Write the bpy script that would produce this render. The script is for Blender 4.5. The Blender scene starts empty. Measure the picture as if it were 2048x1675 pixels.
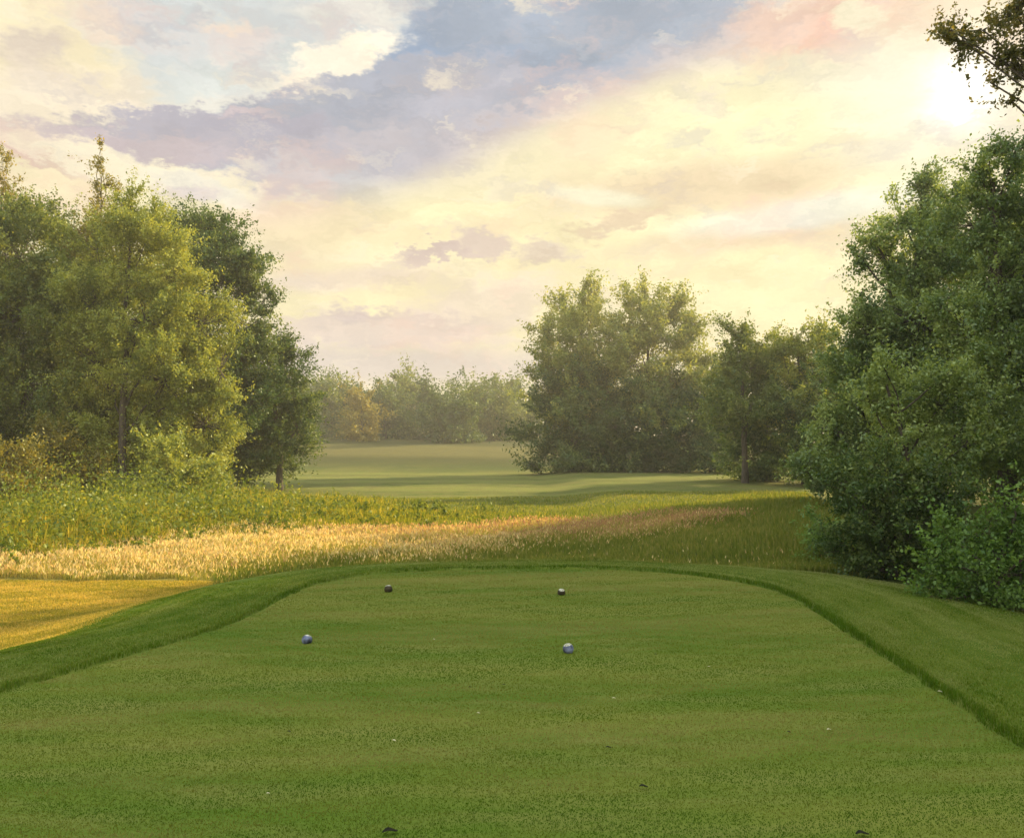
import bpy, math, random
import numpy as np
from mathutils import Vector

RS = np.random.RandomState(7)
random.seed(7)
SC = bpy.context.scene
COL = SC.collection
CAMZ = 1.65
F = 1700.0                      # focal length in pixels of the full-size photograph
PITCH = math.atan(42.5 / F)
cp, sp = math.cos(PITCH), math.sin(PITCH)
SUN_AZ, SUN_EL = math.radians(52), math.radians(23)
EXPO = 1.0
HAZE = .0013

def ray(px, py):
    dx = (px - 1024) / F; dy = (837.5 - py) / F
    return np.array([dx, cp - dy * sp, sp + dy * cp])
def at_depth(px, py, D):
    d = ray(px, py); return d * (D / d[1]) + np.array([0, 0, CAMZ])
def on_plane(px, py, z=0.0):
    d = ray(px, py); return d * ((z - CAMZ) / d[2]) + np.array([0, 0, CAMZ])
def ppm(D): return D / F        # metres per full pixel at depth D

def tag(o, label=None, cat=None, group=None, kind=None):
    if label: o['label'] = label
    if cat: o['category'] = cat
    if group: o['group'] = group
    if kind: o['kind'] = kind
    return o
def empty(name, loc, label, cat, group=None):
    o = bpy.data.objects.new(name, None); COL.objects.link(o); o.location = loc
    o.empty_display_size = 0.2
    return tag(o, label, cat, group)
def link(name, me, parent=None):
    o = bpy.data.objects.new(name, me); COL.objects.link(o)
    if parent: o.parent = parent
    return o
def mesh_np(name, v, faces_n, nside, mat, attr=None, smooth=False):
    """v (N,3); faces_n (M,nside) index array"""
    me = bpy.data.meshes.new(name)
    me.vertices.add(len(v)); me.vertices.foreach_set('co', v.astype(np.float32).ravel())
    fl = faces_n.astype(np.int32).ravel()
    me.loops.add(len(fl)); me.loops.foreach_set('vertex_index', fl)
    M = len(faces_n)
    me.polygons.add(M)
    me.polygons.foreach_set('loop_start', np.arange(0, M * nside, nside, dtype=np.int32))
    me.polygons.foreach_set('loop_total', np.full(M, nside, dtype=np.int32))
    if smooth: me.polygons.foreach_set('use_smooth', np.ones(M, dtype=bool))
    if attr:
        for k, a in attr.items():
            at = me.attributes.new(k, 'FLOAT', 'FACE'); at.data.foreach_set('value', a.astype(np.float32))
    me.update(calc_edges=True); me.materials.append(mat)
    return me

# ------------------------------------------------------------------ materials
class NT:
    def __init__(s, tree): s.t = tree; s.n = tree.nodes; s.l = tree.links
    def new(s, typ, **kw):
        n = s.n.new(typ)
        for k, v in kw.items(): setattr(n, k, v)
        return n
    def put(s, sock, v):
        if hasattr(v, 'is_linked') or isinstance(v, bpy.types.NodeSocket): s.l.new(v, sock)
        else: sock.default_value = v
    def math(s, op, a, b=None, c=None, clamp=False):
        n = s.new('ShaderNodeMath', operation=op, use_clamp=clamp); s.put(n.inputs[0], a)
        if b is not None: s.put(n.inputs[1], b)
        if c is not None: s.put(n.inputs[2], c)
        return n.outputs[0]
    def vmath(s, op, a, b=None):
        n = s.new('ShaderNodeVectorMath', operation=op); s.put(n.inputs[0], a)
        if b is not None: s.put(n.inputs[1], b)
        return n.outputs[0]
    def mix(s, f, a, b, blend='MIX'):
        n = s.new('ShaderNodeMix', data_type='RGBA', blend_type=blend, clamp_factor=True)
        s.put(n.inputs[0], f); s.put(n.inputs[6], a); s.put(n.inputs[7], b); return n.outputs[2]
    def noise(s, vec, scale, detail=3, rough=0.55, out=0):
        n = s.new('ShaderNodeTexNoise'); s.put(n.inputs['Vector'], vec)
        n.inputs['Scale'].default_value = scale; n.inputs['Detail'].default_value = detail
        n.inputs['Roughness'].default_value = rough; return n.outputs[out]
    def rng(s, v, a, b, c=0.0, d=1.0, smooth=False):
        n = s.new('ShaderNodeMapRange'); s.put(n.inputs[0], v)
        if smooth: n.interpolation_type = 'SMOOTHSTEP'
        for i, x in zip((1, 2, 3, 4), (a, b, c, d)): n.inputs[i].default_value = x
        return n.outputs[0]
def new_mat(name):
    m = bpy.data.materials.new(name); m.use_nodes = True
    m.node_tree.nodes.clear(); T = NT(m.node_tree)
    T.out = T.new('ShaderNodeOutputMaterial'); return m, T
def c3(r, g, b): return (r, g, b, 1.0)

def leaf_mat(name, dark, mid, light, trans=0.45, gloss=0.06):
    m, T = new_mat(name)
    a = T.new('ShaderNodeAttribute', attribute_name='tint').outputs['Fac']
    r = T.new('ShaderNodeValToRGB'); T.l.new(a, r.inputs[0])
    e = r.color_ramp.elements; e[0].position = 0.1; e[0].color = c3(*dark); e[1].position = 0.9; e[1].color = c3(*light)
    x = e.new(0.5); x.color = c3(*mid)
    d = T.new('ShaderNodeBsdfDiffuse'); T.l.new(r.outputs[0], d.inputs[0])
    tr = T.new('ShaderNodeBsdfTranslucent')
    T.l.new(T.mix(1.0, r.outputs[0], c3(1.35, 1.15, 0.55), 'MULTIPLY'), tr.inputs[0])
    ms = T.new('ShaderNodeMixShader'); ms.inputs[0].default_value = trans
    T.l.new(d.outputs[0], ms.inputs[1]); T.l.new(tr.outputs[0], ms.inputs[2])
    g = T.new('ShaderNodeBsdfGlossy'); g.inputs['Roughness'].default_value = 0.45; g.inputs[0].default_value = c3(.8, .9, .8)
    m2 = T.new('ShaderNodeMixShader'); m2.inputs[0].default_value = gloss
    T.l.new(ms.outputs[0], m2.inputs[1]); T.l.new(g.outputs[0], m2.inputs[2])
    T.l.new(m2.outputs[0], T.out.inputs[0]); return m

def bark_mat(name, c1, c2, scale=9):
    m, T = new_mat(name)
    co = T.new('ShaderNodeTexCoord').outputs['Object']
    mp = T.new('ShaderNodeMapping'); T.l.new(co, mp.inputs[0]); mp.inputs['Scale'].default_value = (3, 3, .6)
    n = T.noise(mp.outputs[0], scale, 5, .65)
    p = T.new('ShaderNodeBsdfPrincipled'); p.inputs['Roughness'].default_value = .9
    T.l.new(T.mix(T.rng(n, .35, .65), c3(*c1), c3(*c2)), p.inputs['Base Color'])
    b = T.new('ShaderNodeBump'); b.inputs['Strength'].default_value = .6; b.inputs['Distance'].default_value = .03
    T.l.new(n, b.inputs['Height']); T.l.new(b.outputs[0], p.inputs['Normal'])
    T.l.new(p.outputs[0], T.out.inputs[0]); return m

def turf_mat(name, a, b, c, big=0.5, fine=60, stretch=(1, 1, 1), bump=.6, dist=.01, stripes=None, rough=.85):
    """three-colour mottled turf: large patches, mid smears and fine grain"""
    m, T = new_mat(name)
    co = T.new('ShaderNodeNewGeometry').outputs['Position']
    mp = T.new('ShaderNodeMapping'); T.l.new(co, mp.inputs[0]); mp.inputs['Scale'].default_value = stretch
    n1 = T.noise(mp.outputs[0], big, 4, .6); n2 = T.noise(mp.outputs[0], big * 6, 4, .65); n3 = T.noise(co, fine, 3, .7)
    col = T.mix(T.rng(n1, .35, .65, smooth=True), c3(*a), c3(*b))
    col = T.mix(T.rng(n2, .42, .78, 0, .6), col, c3(*c))
    if stripes:
        ang, wd, amt = stripes
        sx = T.new('ShaderNodeSeparateXYZ'); T.l.new(co, sx.inputs[0])
        u = T.math('ADD', T.math('MULTIPLY', sx.outputs[0], math.cos(ang)), T.math('MULTIPLY', sx.outputs[1], math.sin(ang)))
        u = T.math('ADD', u, T.math('MULTIPLY', n1, .6))
        w = T.math('SINE', T.math('MULTIPLY', u, math.pi / wd))
        k = T.rng(w, -.4, .4, 1 - amt, 1 + amt)
        cm = T.new('ShaderNodeCombineXYZ')
        for i in range(3): T.l.new(k, cm.inputs[i])
        col = T.mix(1.0, col, cm.outputs[0], 'MULTIPLY')
    k3 = T.rng(n3, .3, .7, .84, 1.16)
    cm = T.new('ShaderNodeCombineXYZ')
    for i in range(3): T.l.new(k3, cm.inputs[i])
    col = T.mix(1.0, col, cm.outputs[0], 'MULTIPLY')
    p = T.new('ShaderNodeBsdfPrincipled'); p.inputs['Roughness'].default_value = rough
    p.inputs['Specular IOR Level'].default_value = .05
    T.l.new(col, p.inputs['Base Color'])
    bp = T.new('ShaderNodeBump'); bp.inputs['Strength'].default_value = bump; bp.inputs['Distance'].default_value = dist
    T.l.new(n3, bp.inputs['Height']); T.l.new(bp.outputs[0], p.inputs['Normal'])
    T.l.new(p.outputs[0], T.out.inputs[0]); return m

def solid_mat(name, col, rough=.4, spec=.5, mottled=None):
    m, T = new_mat(name)
    p = T.new('ShaderNodeBsdfPrincipled'); p.inputs['Roughness'].default_value = rough
    p.inputs['Specular IOR Level'].default_value = spec
    if mottled:
        co = T.new('ShaderNodeTexCoord').outputs['Object']
        n = T.noise(co, mottled[1], 4, .6)
        T.l.new(T.mix(T.rng(n, .4, .62), c3(*col), c3(*mottled[0])), p.inputs['Base Color'])
    else: p.inputs['Base Color'].default_value = c3(*col)
    T.l.new(p.outputs[0], T.out.inputs[0]); return m

M = {}
M['leaf_birch'] = leaf_mat('birch_leaf', (.16, .215, .035), (.28, .33, .06), (.42, .45, .10), .45, .03)
M['leaf_mid'] = leaf_mat('alder_leaf', (.090, .145, .028), (.17, .22, .045), (.29, .33, .075), .44, .03)
M['leaf_dark'] = leaf_mat('oak_leaf', (.045, .095, .022), (.095, .155, .036), (.21, .27, .07), .42, .03)
M['leaf_willow'] = leaf_mat('willow_leaf', (.095, .170, .036), (.20, .29, .066), (.38, .48, .14), .44, .06)
M['leaf_far'] = leaf_mat('distant_leaf', (.14, .20, .045), (.24, .29, .065), (.37, .40, .11), .48, .03)
M['leaf_warm'] = leaf_mat('warm_leaf', (.17, .165, .03), (.26, .235, .04), (.38, .31, .06), .5, .03)
M['leaf_edge'] = leaf_mat('backlit_leaf', (.09, .10, .03), (.16, .16, .045), (.26, .22, .06), .5, .02)
M['leaf_bush'] = leaf_mat('bush_leaf', (.060, .135, .022), (.115, .215, .036), (.20, .33, .07), .42, .03)
M['bark'] = bark_mat('bark', (.045, .036, .026), (.11, .09, .065))
M['bark_pale'] = bark_mat('pale_bark', (.09, .08, .06), (.24, .22, .18))

# ------------------------------------------------------------------ terrain
edge_px = [(0, 1382), (150, 1345), (300, 1300), (430, 1262), (520, 1225), (575, 1190), (650, 1162), (760, 1146), (900, 1140),
           (1100, 1137), (1250, 1140), (1400, 1151), (1500, 1167), (1570, 1188), (1620, 1217), (1700, 1272), (1800, 1337),
           (1900, 1402), (2000, 1472)]
poly = [on_plane(*p)[:2] for p in edge_px]
poly = [np.array((-3.9, -5.0)), np.array((-3.9, 1.5)), np.array((-3.62, 4.2))] + poly + [np.array((2.75, 2.5)), np.array((2.8, -5.0))]
P = np.array(poly)
# smooth + resample the outline
def chaikin(P, n=2):
    for _ in range(n):
        Q = []
        for i in range(len(P) - 1):
            Q += [P[i] * .75 + P[i + 1] * .25, P[i] * .25 + P[i + 1] * .75]
        P = np.array([P[0]] + Q + [P[-1]])
    return P
PT = chaikin(P, 2)
def sdist(X, Y):
    """signed distance to the tee outline (negative inside)"""
    X = np.asarray(X, float); Y = np.asarray(Y, float)
    best = np.full(X.shape, 1e9); inside = np.zeros(X.shape, bool)
    n = len(PT)
    for i in range(n):
        a = PT[i]; b = PT[(i + 1) % n]; ab = b - a
        t = np.clip(((X - a[0]) * ab[0] + (Y - a[1]) * ab[1]) / (ab @ ab + 1e-12), 0, 1)
        best = np.minimum(best, np.hypot(X - a[0] - t * ab[0], Y - a[1] - t * ab[1]))
        if abs(ab[1]) > 1e-9:
            c = ((a[1] > Y) != (b[1] > Y)) & (X < ab[0] * (Y - a[1]) / ab[1] + a[0]); inside ^= c
    return np.where(inside, -best, best)
def sst(x, a, b):
    t = np.clip((x - a) / (b - a), 0, 1); return t * t * (3 - 2 * t)
def wob(X, Y, s, seed=0):
    return (np.sin(X * s + 1.3 + seed) * np.cos(Y * s * 1.17 + .7 * seed) + .5 * np.sin(X * s * 2.3 - Y * s * 1.9 + seed * 2.1) + .25 * np.sin(X * s * 5.1 + Y * s * 4.3 + seed)) / 1.75
def H0(X, Y, d):
    right = sst(X, 1.5, 4.5)
    drop = 0.55 * (1 - right) + 0.30 * right
    z = -drop * sst(d, .5, 3.6) 
    z = z + .02 * wob(X, Y, .8) * sst(d, 0, 1)
    R = np.hypot(X, Y)
    z = z - .15 * sst(Y, 20, 40)
    far = sst(Y, 62, 125)
    z = z + far * (2.9 + .6 * wob(X, Y, .03, 3))
    z = z + .10 * wob(X, Y, .12, 1) * sst(R, 16, 35)
    z = z + sst(R, 260, 1200) * (4 + 2 * wob(X, Y, .004, 2))
    return z
def H(X, Y): 
    X = np.atleast_1d(np.asarray(X, float)); Y = np.atleast_1d(np.asarray(Y, float))
    return H0(X, Y, sdist(X, Y))
def Hs(x, y): return float(H(x, y)[0])

def ring_pts(off_l, off_b, off_r):
    """outline pushed outwards by a width that differs on the left, back and right"""
    out = []
    n = len(PT)
    for i in range(n):
        a = PT[max(i - 1, 0)]; b = PT[min(i + 1, n - 1)]; t = b - a; t = t / (np.linalg.norm(t) + 1e-9)
        nn = np.array([-t[1], t[0]])
        wl = np.clip(-nn[0], 0, 1) ** 2; wr = np.clip(nn[0], 0, 1) ** 2; wb = max(0, 1 - wl - wr)
        out.append(PT[i] + nn * (off_l * wl + off_b * wb + off_r * wr))
    return np.array(out)

def grid_axis(pts): return np.array(sorted(set(np.round(pts, 4))))
xs = np.concatenate([np.linspace(-14, 14, 141), np.linspace(14, 60, 60), -np.linspace(14, 60, 60), 60 * 1.13 ** np.arange(1, 31), -60 * 1.13 ** np.arange(1, 31)])
ys = np.concatenate([np.linspace(-8, 30, 191), np.linspace(30, 140, 120), 140 * 1.12 ** np.arange(1, 27), -8 - 4 * 1.5 ** np.arange(1, 14)])
xs = grid_axis(xs); ys = grid_axis(ys)
GX, GY = np.meshgrid(xs, ys); D = sdist(GX.ravel(), GY.ravel()).reshape(GX.shape)
GZ = H0(GX, GY, D)
Lft, Bck, Rgt = 2.0, .6, 2.7
wmax = np.where(GX > 1.5, 1.9, np.where(GX < -1.5, 1.0, .7))
GZ = GZ - .05 * (1 - sst(D, wmax * .6, wmax))
nv, nu = GX.shape
idx = np.arange(nv * nu).reshape(nv, nu)
fc = np.stack([idx[:-1, :-1].ravel(), idx[:-1, 1:].ravel(), idx[1:, 1:].ravel(), idx[1:, :-1].ravel()], 1)

# meadow / rough / fairway ground colours, laid out in world coordinates
def ground_mat():
    m, T = new_mat('rough_ground')
    co = T.new('ShaderNodeNewGeometry').outputs['Position']
    sx = T.new('ShaderNodeSeparateXYZ'); T.l.new(co, sx.inputs[0]); X, Y = sx.outputs[0], sx.outputs[1]
    n1 = T.noise(co, .12, 4, .6); n2 = T.noise(co, 1.1, 5, .65); n3 = T.noise(co, 22, 3, .7)
    green = T.mix(T.rng(n1, .4, .6, smooth=True), c3(.075, .105, .022), c3(.125, .135, .032))
    straw = T.mix(T.rng(n2, .4, .62), c3(.34, .26, .055), c3(.20, .19, .035))
    # dry, golden towards the left foreground, green to the right and far away
    dryx = T.rng(T.math('ADD', X, T.math('MULTIPLY', n1, 3.0)), -1.5, 4.5, 1, 0, True)
    dryy = T.rng(T.math('ADD', Y, T.math('MULTIPLY', n1, 5.0)), 22, 29, 1, 0, True)
    col = T.mix(T.math('MULTIPLY', dryx, dryy), green, straw)
    # mown fairway bands beyond 30 m
    yy = T.math('ADD', Y, T.math('MULTIPLY', n1, 6.0))
    fw = T.math('MULTIPLY', T.rng(yy, 29, 33, 0, 1, True), T.rng(Y, 60, 70, 1, 0, True))
    band = T.rng(T.math('SINE', T.math('MULTIPLY', yy, .9)), -.3, .5)
    col = T.mix(fw, col, T.mix(T.rng(n2, .35, .7), T.mix(band, c3(.085, .115, .020), c3(.15, .175, .035)), c3(.19, .185, .05)))
    hill = T.rng(Y, 62, 80, 0, 1, True)
    hb = T.rng(T.math('SINE', T.math('MULTIPLY', T.math('ADD', Y, T.math('MULTIPLY', X, .25)), .16)), -.2, .6)
    col = T.mix(hill, col, T.mix(hb, c3(.060, .068, .018), c3(.115, .110, .032)))
    col = T.mix(T.rng(n2, .5, .75, 0, .5), col, c3(.06, .055, .02))
    k3 = T.rng(n3, .3, .7, .65, 1.35); cm = T.new('ShaderNodeCombineXYZ')
    for i in range(3): T.l.new(k3, cm.inputs[i])
    col = T.mix(1.0, col, cm.outputs[0], 'MULTIPLY')
    p = T.new('ShaderNodeBsdfPrincipled'); p.inputs['Roughness'].default_value = .95; p.inputs['Specular IOR Level'].default_value = .1
    T.l.new(col, p.inputs['Base Color'])
    bp = T.new('ShaderNodeBump'); bp.inputs['Strength'].default_value = .9; bp.inputs['Distance'].default_value = .05
    T.l.new(n3, bp.inputs['Height']); T.l.new(bp.outputs[0], p.inputs['Normal'])
    T.l.new(p.outputs[0], T.out.inputs[0]); return m
g = link('ground', mesh_np('ground', np.stack([GX.ravel(), GY.ravel(), GZ.ravel()], 1), fc, 4, ground_mat(), smooth=True)); g['kind'] = 'structure'

# tee surface: strips across the outline (row by row between the left and right edges)
M['tee'] = turf_mat('tee_turf_soil', (.082, .142, .014), (.148, .178, .028), (.215, .203, .057), .35, 130, (.45, 2.2, 1), .2, .003)
M['fringe'] = turf_mat('fringe_turf', (.070, .130, .008), (.115, .155, .018), (.19, .21, .05), .6, 70, (1, 1, 1), .8, .02)
n = len(PT)
cen = np.array([-.3, 1.5])
verts = []; faces = []
K = 24
for i in range(n):
    for k in range(K + 1):
        q = cen + (PT[i] - cen) * (k / K); verts.append((q[0], q[1], .004 + .006 * wob(q[0], q[1], 1.1)))
for i in range(n):
    j = (i + 1) % n
    for k in range(K):
        a, b, c, d = i * (K + 1) + k, i * (K + 1) + k + 1, j * (K + 1) + k + 1, j * (K + 1) + k
        faces.append((a, d, c, b))
verts = np.array(verts); verts[:, 2] -= .004 * 0
me = mesh_np('tee', verts, np.array(faces), 4, M['tee'], smooth=True)
t = link('tee_ground', me); t['kind'] = 'structure'

FO = ring_pts(Lft, Bck, Rgt)
verts = []; faces = []; K = 20
m0 = 0
for i in range(n):
    for k in range(K + 1):
        q = PT[i] + (FO[i] - PT[i]) * (k / K); verts.append((q[0], q[1], 0))
verts = np.array(verts); verts[:, 2] = H(verts[:, 0], verts[:, 1])
dd = sdist(verts[:, 0], verts[:, 1])
kk = np.tile(np.arange(K + 1) / K, n)
verts[:, 2] += .034 * sst(dd, .0, .03) * .7 - .10 * sst(kk, .9, 1.0)
for i in range(n - 1):
    for k in range(K):
        a, b, c, d = i * (K + 1) + k, i * (K + 1) + k + 1, (i + 1) * (K + 1) + k + 1, (i + 1) * (K + 1) + k
        faces.append((a, b, c, d))
t = link('fringe_ground', mesh_np('fringe', verts, np.array(faces), 4, M['fringe'], smooth=True)); t['kind'] = 'structure'

# ------------------------------------------------------------------ blades of grass
def blade_mat(name, cols, trans=.35):
    return leaf_mat(name, *cols, trans=trans, gloss=.0)
def blades(name, X, Y, Z, h, w, lean, mat, tint, label, cat='grass', az=None):
    N = len(X)
    a = RS.uniform(0, 2 * np.pi, N) if az is None else az
    la = RS.uniform(0, 2 * np.pi, N); ln = lean * h * np.abs(RS.normal(0, 1, N))
    wx, wy = np.cos(a) * w / 2, np.sin(a) * w / 2
    lx, ly = np.cos(la) * ln, np.sin(la) * ln
    v = np.empty((N, 5, 3))
    v[:, 0] = np.stack([X - wx, Y - wy, Z - .01], 1); v[:, 1] = np.stack([X + wx, Y + wy, Z - .01], 1)
    mx, my, mz = X + lx * .35, Y + ly * .35, Z + h * .6
    v[:, 2] = np.stack([mx + wx * .8, my + wy * .8, mz], 1); v[:, 3] = np.stack([mx - wx * .8, my - wy * .8, mz], 1)
    v[:, 4] = np.stack([X + lx, Y + ly, Z + h * (1 - .25 * np.minimum(ln / h, 1))], 1)
    b = np.arange(N)[:, None] * 5
    q1 = b + np.array([[0, 1, 2, 3]]);
    # tips as degenerate-free triangles stored in a second array
    tri = b + np.array([[3, 2, 4]])
    tris = np.concatenate([b + np.array([[0, 1, 2]]), b + np.array([[0, 2, 3]]), tri], 0)
    me = mesh_np(name, v.reshape(-1, 3), tris, 3, mat, {'tint': np.tile(tint, 3)})
    return tag(link(name, me), label, cat, None, 'stuff')
def in_view(X, Y, m=.8): return (np.abs(X) < .615 * Y + m) 

M['b_tee'] = blade_mat('tee_blade', ((.068, .138, .010), (.148, .184, .026), (.236, .220, .070)))
M['b_fringe'] = blade_mat('fringe_blade', ((.060, .130, .008), (.130, .185, .022), (.26, .30, .10)))
M['b_meadow'] = blade_mat('meadow_blade', ((.14, .19, .03), (.33, .33, .075), (.54, .47, .18)), .45)
M['b_seed'] = blade_mat('seed_head', ((.40, .22, .15), (.54, .40, .19), (.78, .68, .38)), .42)
M['b_weed'] = blade_mat('weed_blade', ((.12, .18, .02), (.28, .29, .035), (.54, .44, .08)), .5)
M['b_rough'] = blade_mat('rough_blade', ((.12, .175, .028), (.21, .245, .05), (.33, .30, .10)), .45)

# closely mown tee: tiny blades, denser close to the camera
def patch_noise(X, Y, s, seed=0):
    return .5 + .5 * (wob(X, Y, s, seed) * .6 + wob(X + 3, Y - 2, s * 2.7, seed + 1) * .4)
N = 950000
Yt = 1.6 + (11.4 - 1.6) * RS.uniform(0, 1, N) ** 1.2; Xt = RS.uniform(-1, 1, N) * (.615 * Yt + 1.5)
d = sdist(Xt, Yt); k = d < -.01; Xt, Yt = Xt[k], Yt[k]; d = d[k]
tn = np.clip(RS.normal(.42, .06, len(Xt)) + 1.5 * (patch_noise(Xt * .6, Yt * 2.4, .9) - .5) + .9 * (patch_noise(Xt * 2, Yt * 5, 1.7, 31) - .5) + .16 * sst(Yt, 4, 9), 0, 1)
hh = RS.uniform(.006, .014, len(Xt)) * (.9 + .2 * patch_noise(Xt, Yt, 1.5, 4))
blades('tee_turf', Xt, Yt, .004 + .006 * wob(Xt, Yt, 1.1), hh * .62, RS.uniform(.0022, .004, len(Xt)) * (.75 + Yt / 7), .7, M['b_tee'], tn,
       'closely mown olive green turf covering the flat tee box')
# longer fringe turf round it
N = 900000
Yt = RS.uniform(1.5, 13, N); Xt = RS.uniform(-1, 1, N) * (.63 * Yt + 2.2)
d = sdist(Xt, Yt) + .025 * wob(Xt, Yt, 4.0, 3) * (1 - 0) + .02 * wob(Xt, Yt, 13.0, 5)
lim = np.where(Xt > 1.2, Rgt - .2, np.where(Yt > 9.9, .75, 1.9)); k = (d > .0) & (d < lim + .12 * RS.normal(0, 1, N)); Xt, Yt, d = Xt[k], Yt[k], d[k]
Zt = H0(Xt, Yt, d)
tn = np.clip(RS.normal(.38, .18, len(Xt)) + .9 * (patch_noise(Xt * .6 + Yt * .4, d * 5.0, 1.3, 2) - .5) + .22 * sst(Xt, 1.5, 4) + .22 * sst(Yt, 9.3, 10.6) + .5 * (patch_noise(Xt, Yt, 2.2, 77) - .5), 0, 1)
hh = RS.uniform(.012, .024, len(Xt)) * (1 - .25 * sst(d, .2, .7)) * (.7 + .6 * patch_noise(Xt, Yt, 2.5, 5))
lip = 1 - sst(d, .03, .14); lip = 1.3 * lip * np.where(Xt < -1.5, .35, 1.0) * RS.uniform(.4, 1.0, len(Xt)); hh = hh * (1 + .8 * lip); tn = tn * (1 - .7 * lip); lip = lip * (.1 + 1.2 * patch_noise(Xt, Yt, 3.0, 17)) * (.4 + .9 * patch_noise(Xt, Yt, 11.0, 19)); hh = hh * (1 + .5 * lip); Zt = Zt + .02 * sst(sdist(Xt, Yt), 0, .03)
blades('fringe_turf', Xt, Yt, Zt, hh, RS.uniform(.003, .005, len(Xt)) * (.6 + Yt / 9), .75, M['b_fringe'], tn,
       'slightly longer dark green turf in a band around the tee')

# short dry mown strip in the sun, left of the tee
N = 560000
Yt = RS.uniform(3.5, 13.4, N); Xt = RS.uniform(-12.5, -1.8, N); d = sdist(Xt, Yt)
k = (d > 1.8 + .1 * RS.normal(0, 1, N)) & in_view(Xt, Yt, 3.6) & (Yt < 13.3); Xt, Yt, d = Xt[k], Yt[k], d[k]
tn = np.clip(RS.normal(.42, .24, len(Xt)) + .9 * (patch_noise(Xt, Yt * 2, 1.4, 8) - .5) + .6 * (patch_noise(Xt * 2, Yt * 7, 2, 18) - .5), 0, 1)
M['b_path'] = blade_mat('dry_mown_blade', ((.24, .25, .035), (.46, .37, .08), (.64, .50, .14)), .5)
blades('mown_strip', Xt, Yt, H0(Xt, Yt, d), RS.uniform(.018, .04, len(Xt)), RS.uniform(.006, .011, len(Xt)), .8, M['b_path'], tn,
       'short dry golden grass of the sunlit mown strip left of the tee')

# tall meadow: golden on the left, greener to the right
def meadow_front(X):   # nearest y of the tall grass as a function of x
    return np.where(X < -2.6, 13.4, np.where(X < 0, 13.4 - (X + 2.6) * .35, 12.5)) + .12 * np.sin(X * 3.1) + .08 * np.sin(X * 7.7)
N = 520000
Yt = 12.2 + (24 - 12.2) * RS.uniform(0, 1, N) ** 1.1; Xt = RS.uniform(-1, 1, N) * (.62 * Yt + 2)
k = (Yt > meadow_front(Xt)) & (Xt < 4.6 + (Yt - 12) * .22)
gold = sst(Yt - (17.0 + .66 * Xt) - .5 * np.sin(Xt * 1.3), -1.6, 1.0)           # 1 = dry golden; its near edge also paints in the shade line
k &= RS.uniform(0, 1, N) < .12 + .88 * gold
k &= RS.uniform(0, 1, N) < sst(-(Yt - 20.6 - .10 * Xt - .7 * np.sin(Xt * .6)), -1.2, .6)
Xt, Yt, gold = Xt[k], Yt[k], gold[k]; Zt = H(Xt, Yt)
tn = np.clip(RS.normal(.16, .2, len(Xt)) + .38 * gold + .8 * (patch_noise(Xt, Yt, .8, 3) - .5) + .7 * (patch_noise(Xt, Yt, 3.1, 13) - .5), 0, 1)
hh = (.10 + .12 * gold) * RS.uniform(.45, 1.25, len(Xt)) * (.6 + .8 * patch_noise(Xt, Yt, 1.1, 6)) * (.55 + .45 * sst(Yt - meadow_front(Xt), 0, 1.2))
blades('meadow_grass', Xt, Yt, Zt, hh, .006 + .010 * RS.uniform(0, 1, len(Xt)) * Yt / 20, .45, M['b_meadow'], tn,
       'tall dry golden grass of the meadow beyond the tee')
# seed heads: little upright diamonds on top
k = (RS.uniform(0, 1, len(Xt)) < .5 * (.1 + gold) * patch_noise(Xt, Yt, 1.0, 41)); X2, Y2, Z2, h2, g2 = Xt[k], Yt[k], Zt[k] + hh[k] * .95, hh[k], gold[k]
N2 = len(X2); a = RS.uniform(0, np.pi, N2); w = RS.uniform(.007, .014, N2) * Y2 / 16; L = RS.uniform(.03, .07, N2)
sx_, sy_ = RS.normal(0, .02, N2), RS.normal(0, .02, N2)
v = np.empty((N2, 4, 3))
v[:, 0] = np.stack([X2, Y2, Z2 - L * .3], 1); v[:, 1] = np.stack([X2 + np.cos(a) * w, Y2 + np.sin(a) * w, Z2 + L * .2], 1)
v[:, 2] = np.stack([X2 + sx_, Y2 + sy_, Z2 + L], 1); v[:, 3] = np.stack([X2 - np.cos(a) * w, Y2 - np.sin(a) * w, Z2 + L * .2], 1)
red = np.clip(sst(Y2, 16.5, 20) * sst(X2, -6, -2), 0, 1)
tn = np.clip(RS.normal(.68, .2, N2) - .38 * red, 0, 1)
o = link('seed_heads', mesh_np('seed_heads', v.reshape(-1, 3), np.arange(N2 * 4).reshape(-1, 4), 4, M['b_seed'], {'tint': tn}))
tag(o, 'pale and reddish seed heads standing over the golden meadow', 'grass', None, 'stuff')

# tall green weeds on the left under the trees, and out along the meadow's far side
N = 330000
Yt = RS.uniform(13.6, 31, N); Xt = -RS.uniform(-.25, 1, N) * (.62 * Yt + 2)
edge = 13.9 + 3.9 * sst(Xt, -9.0, -4.5) + 2.6 * sst(Xt, -4.5, 0) + .6 * np.sin(Xt * 1.7)
k = (Yt > edge) & (RS.uniform(0, 1, N) < (.25 + patch_noise(Xt, Yt, 1.6, 9)) * (.1 + .9 * sst(Yt - edge, 0, 4)) * sst(-Xt, -2.5, 5) * np.where(Yt > 26, sst(-Xt, 3, 7), 1)); Xt, Yt = Xt[k], Yt[k]; e2 = Yt - edge[k]
pn = patch_noise(Xt, Yt, 1.9, 12)
hh = (.22 + .75 * pn * sst(e2, 0, 3.5)) * RS.uniform(.3, 1.15, len(Xt)) * (1.1 - .55 * sst(Xt, -11, -5) - .35 * sst(Xt, -5, -1))
tn = np.clip(RS.normal(.35, .24, len(Xt)) + .8 * (patch_noise(Xt, Yt, 1.1, 15) - .4), 0, 1)
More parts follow.
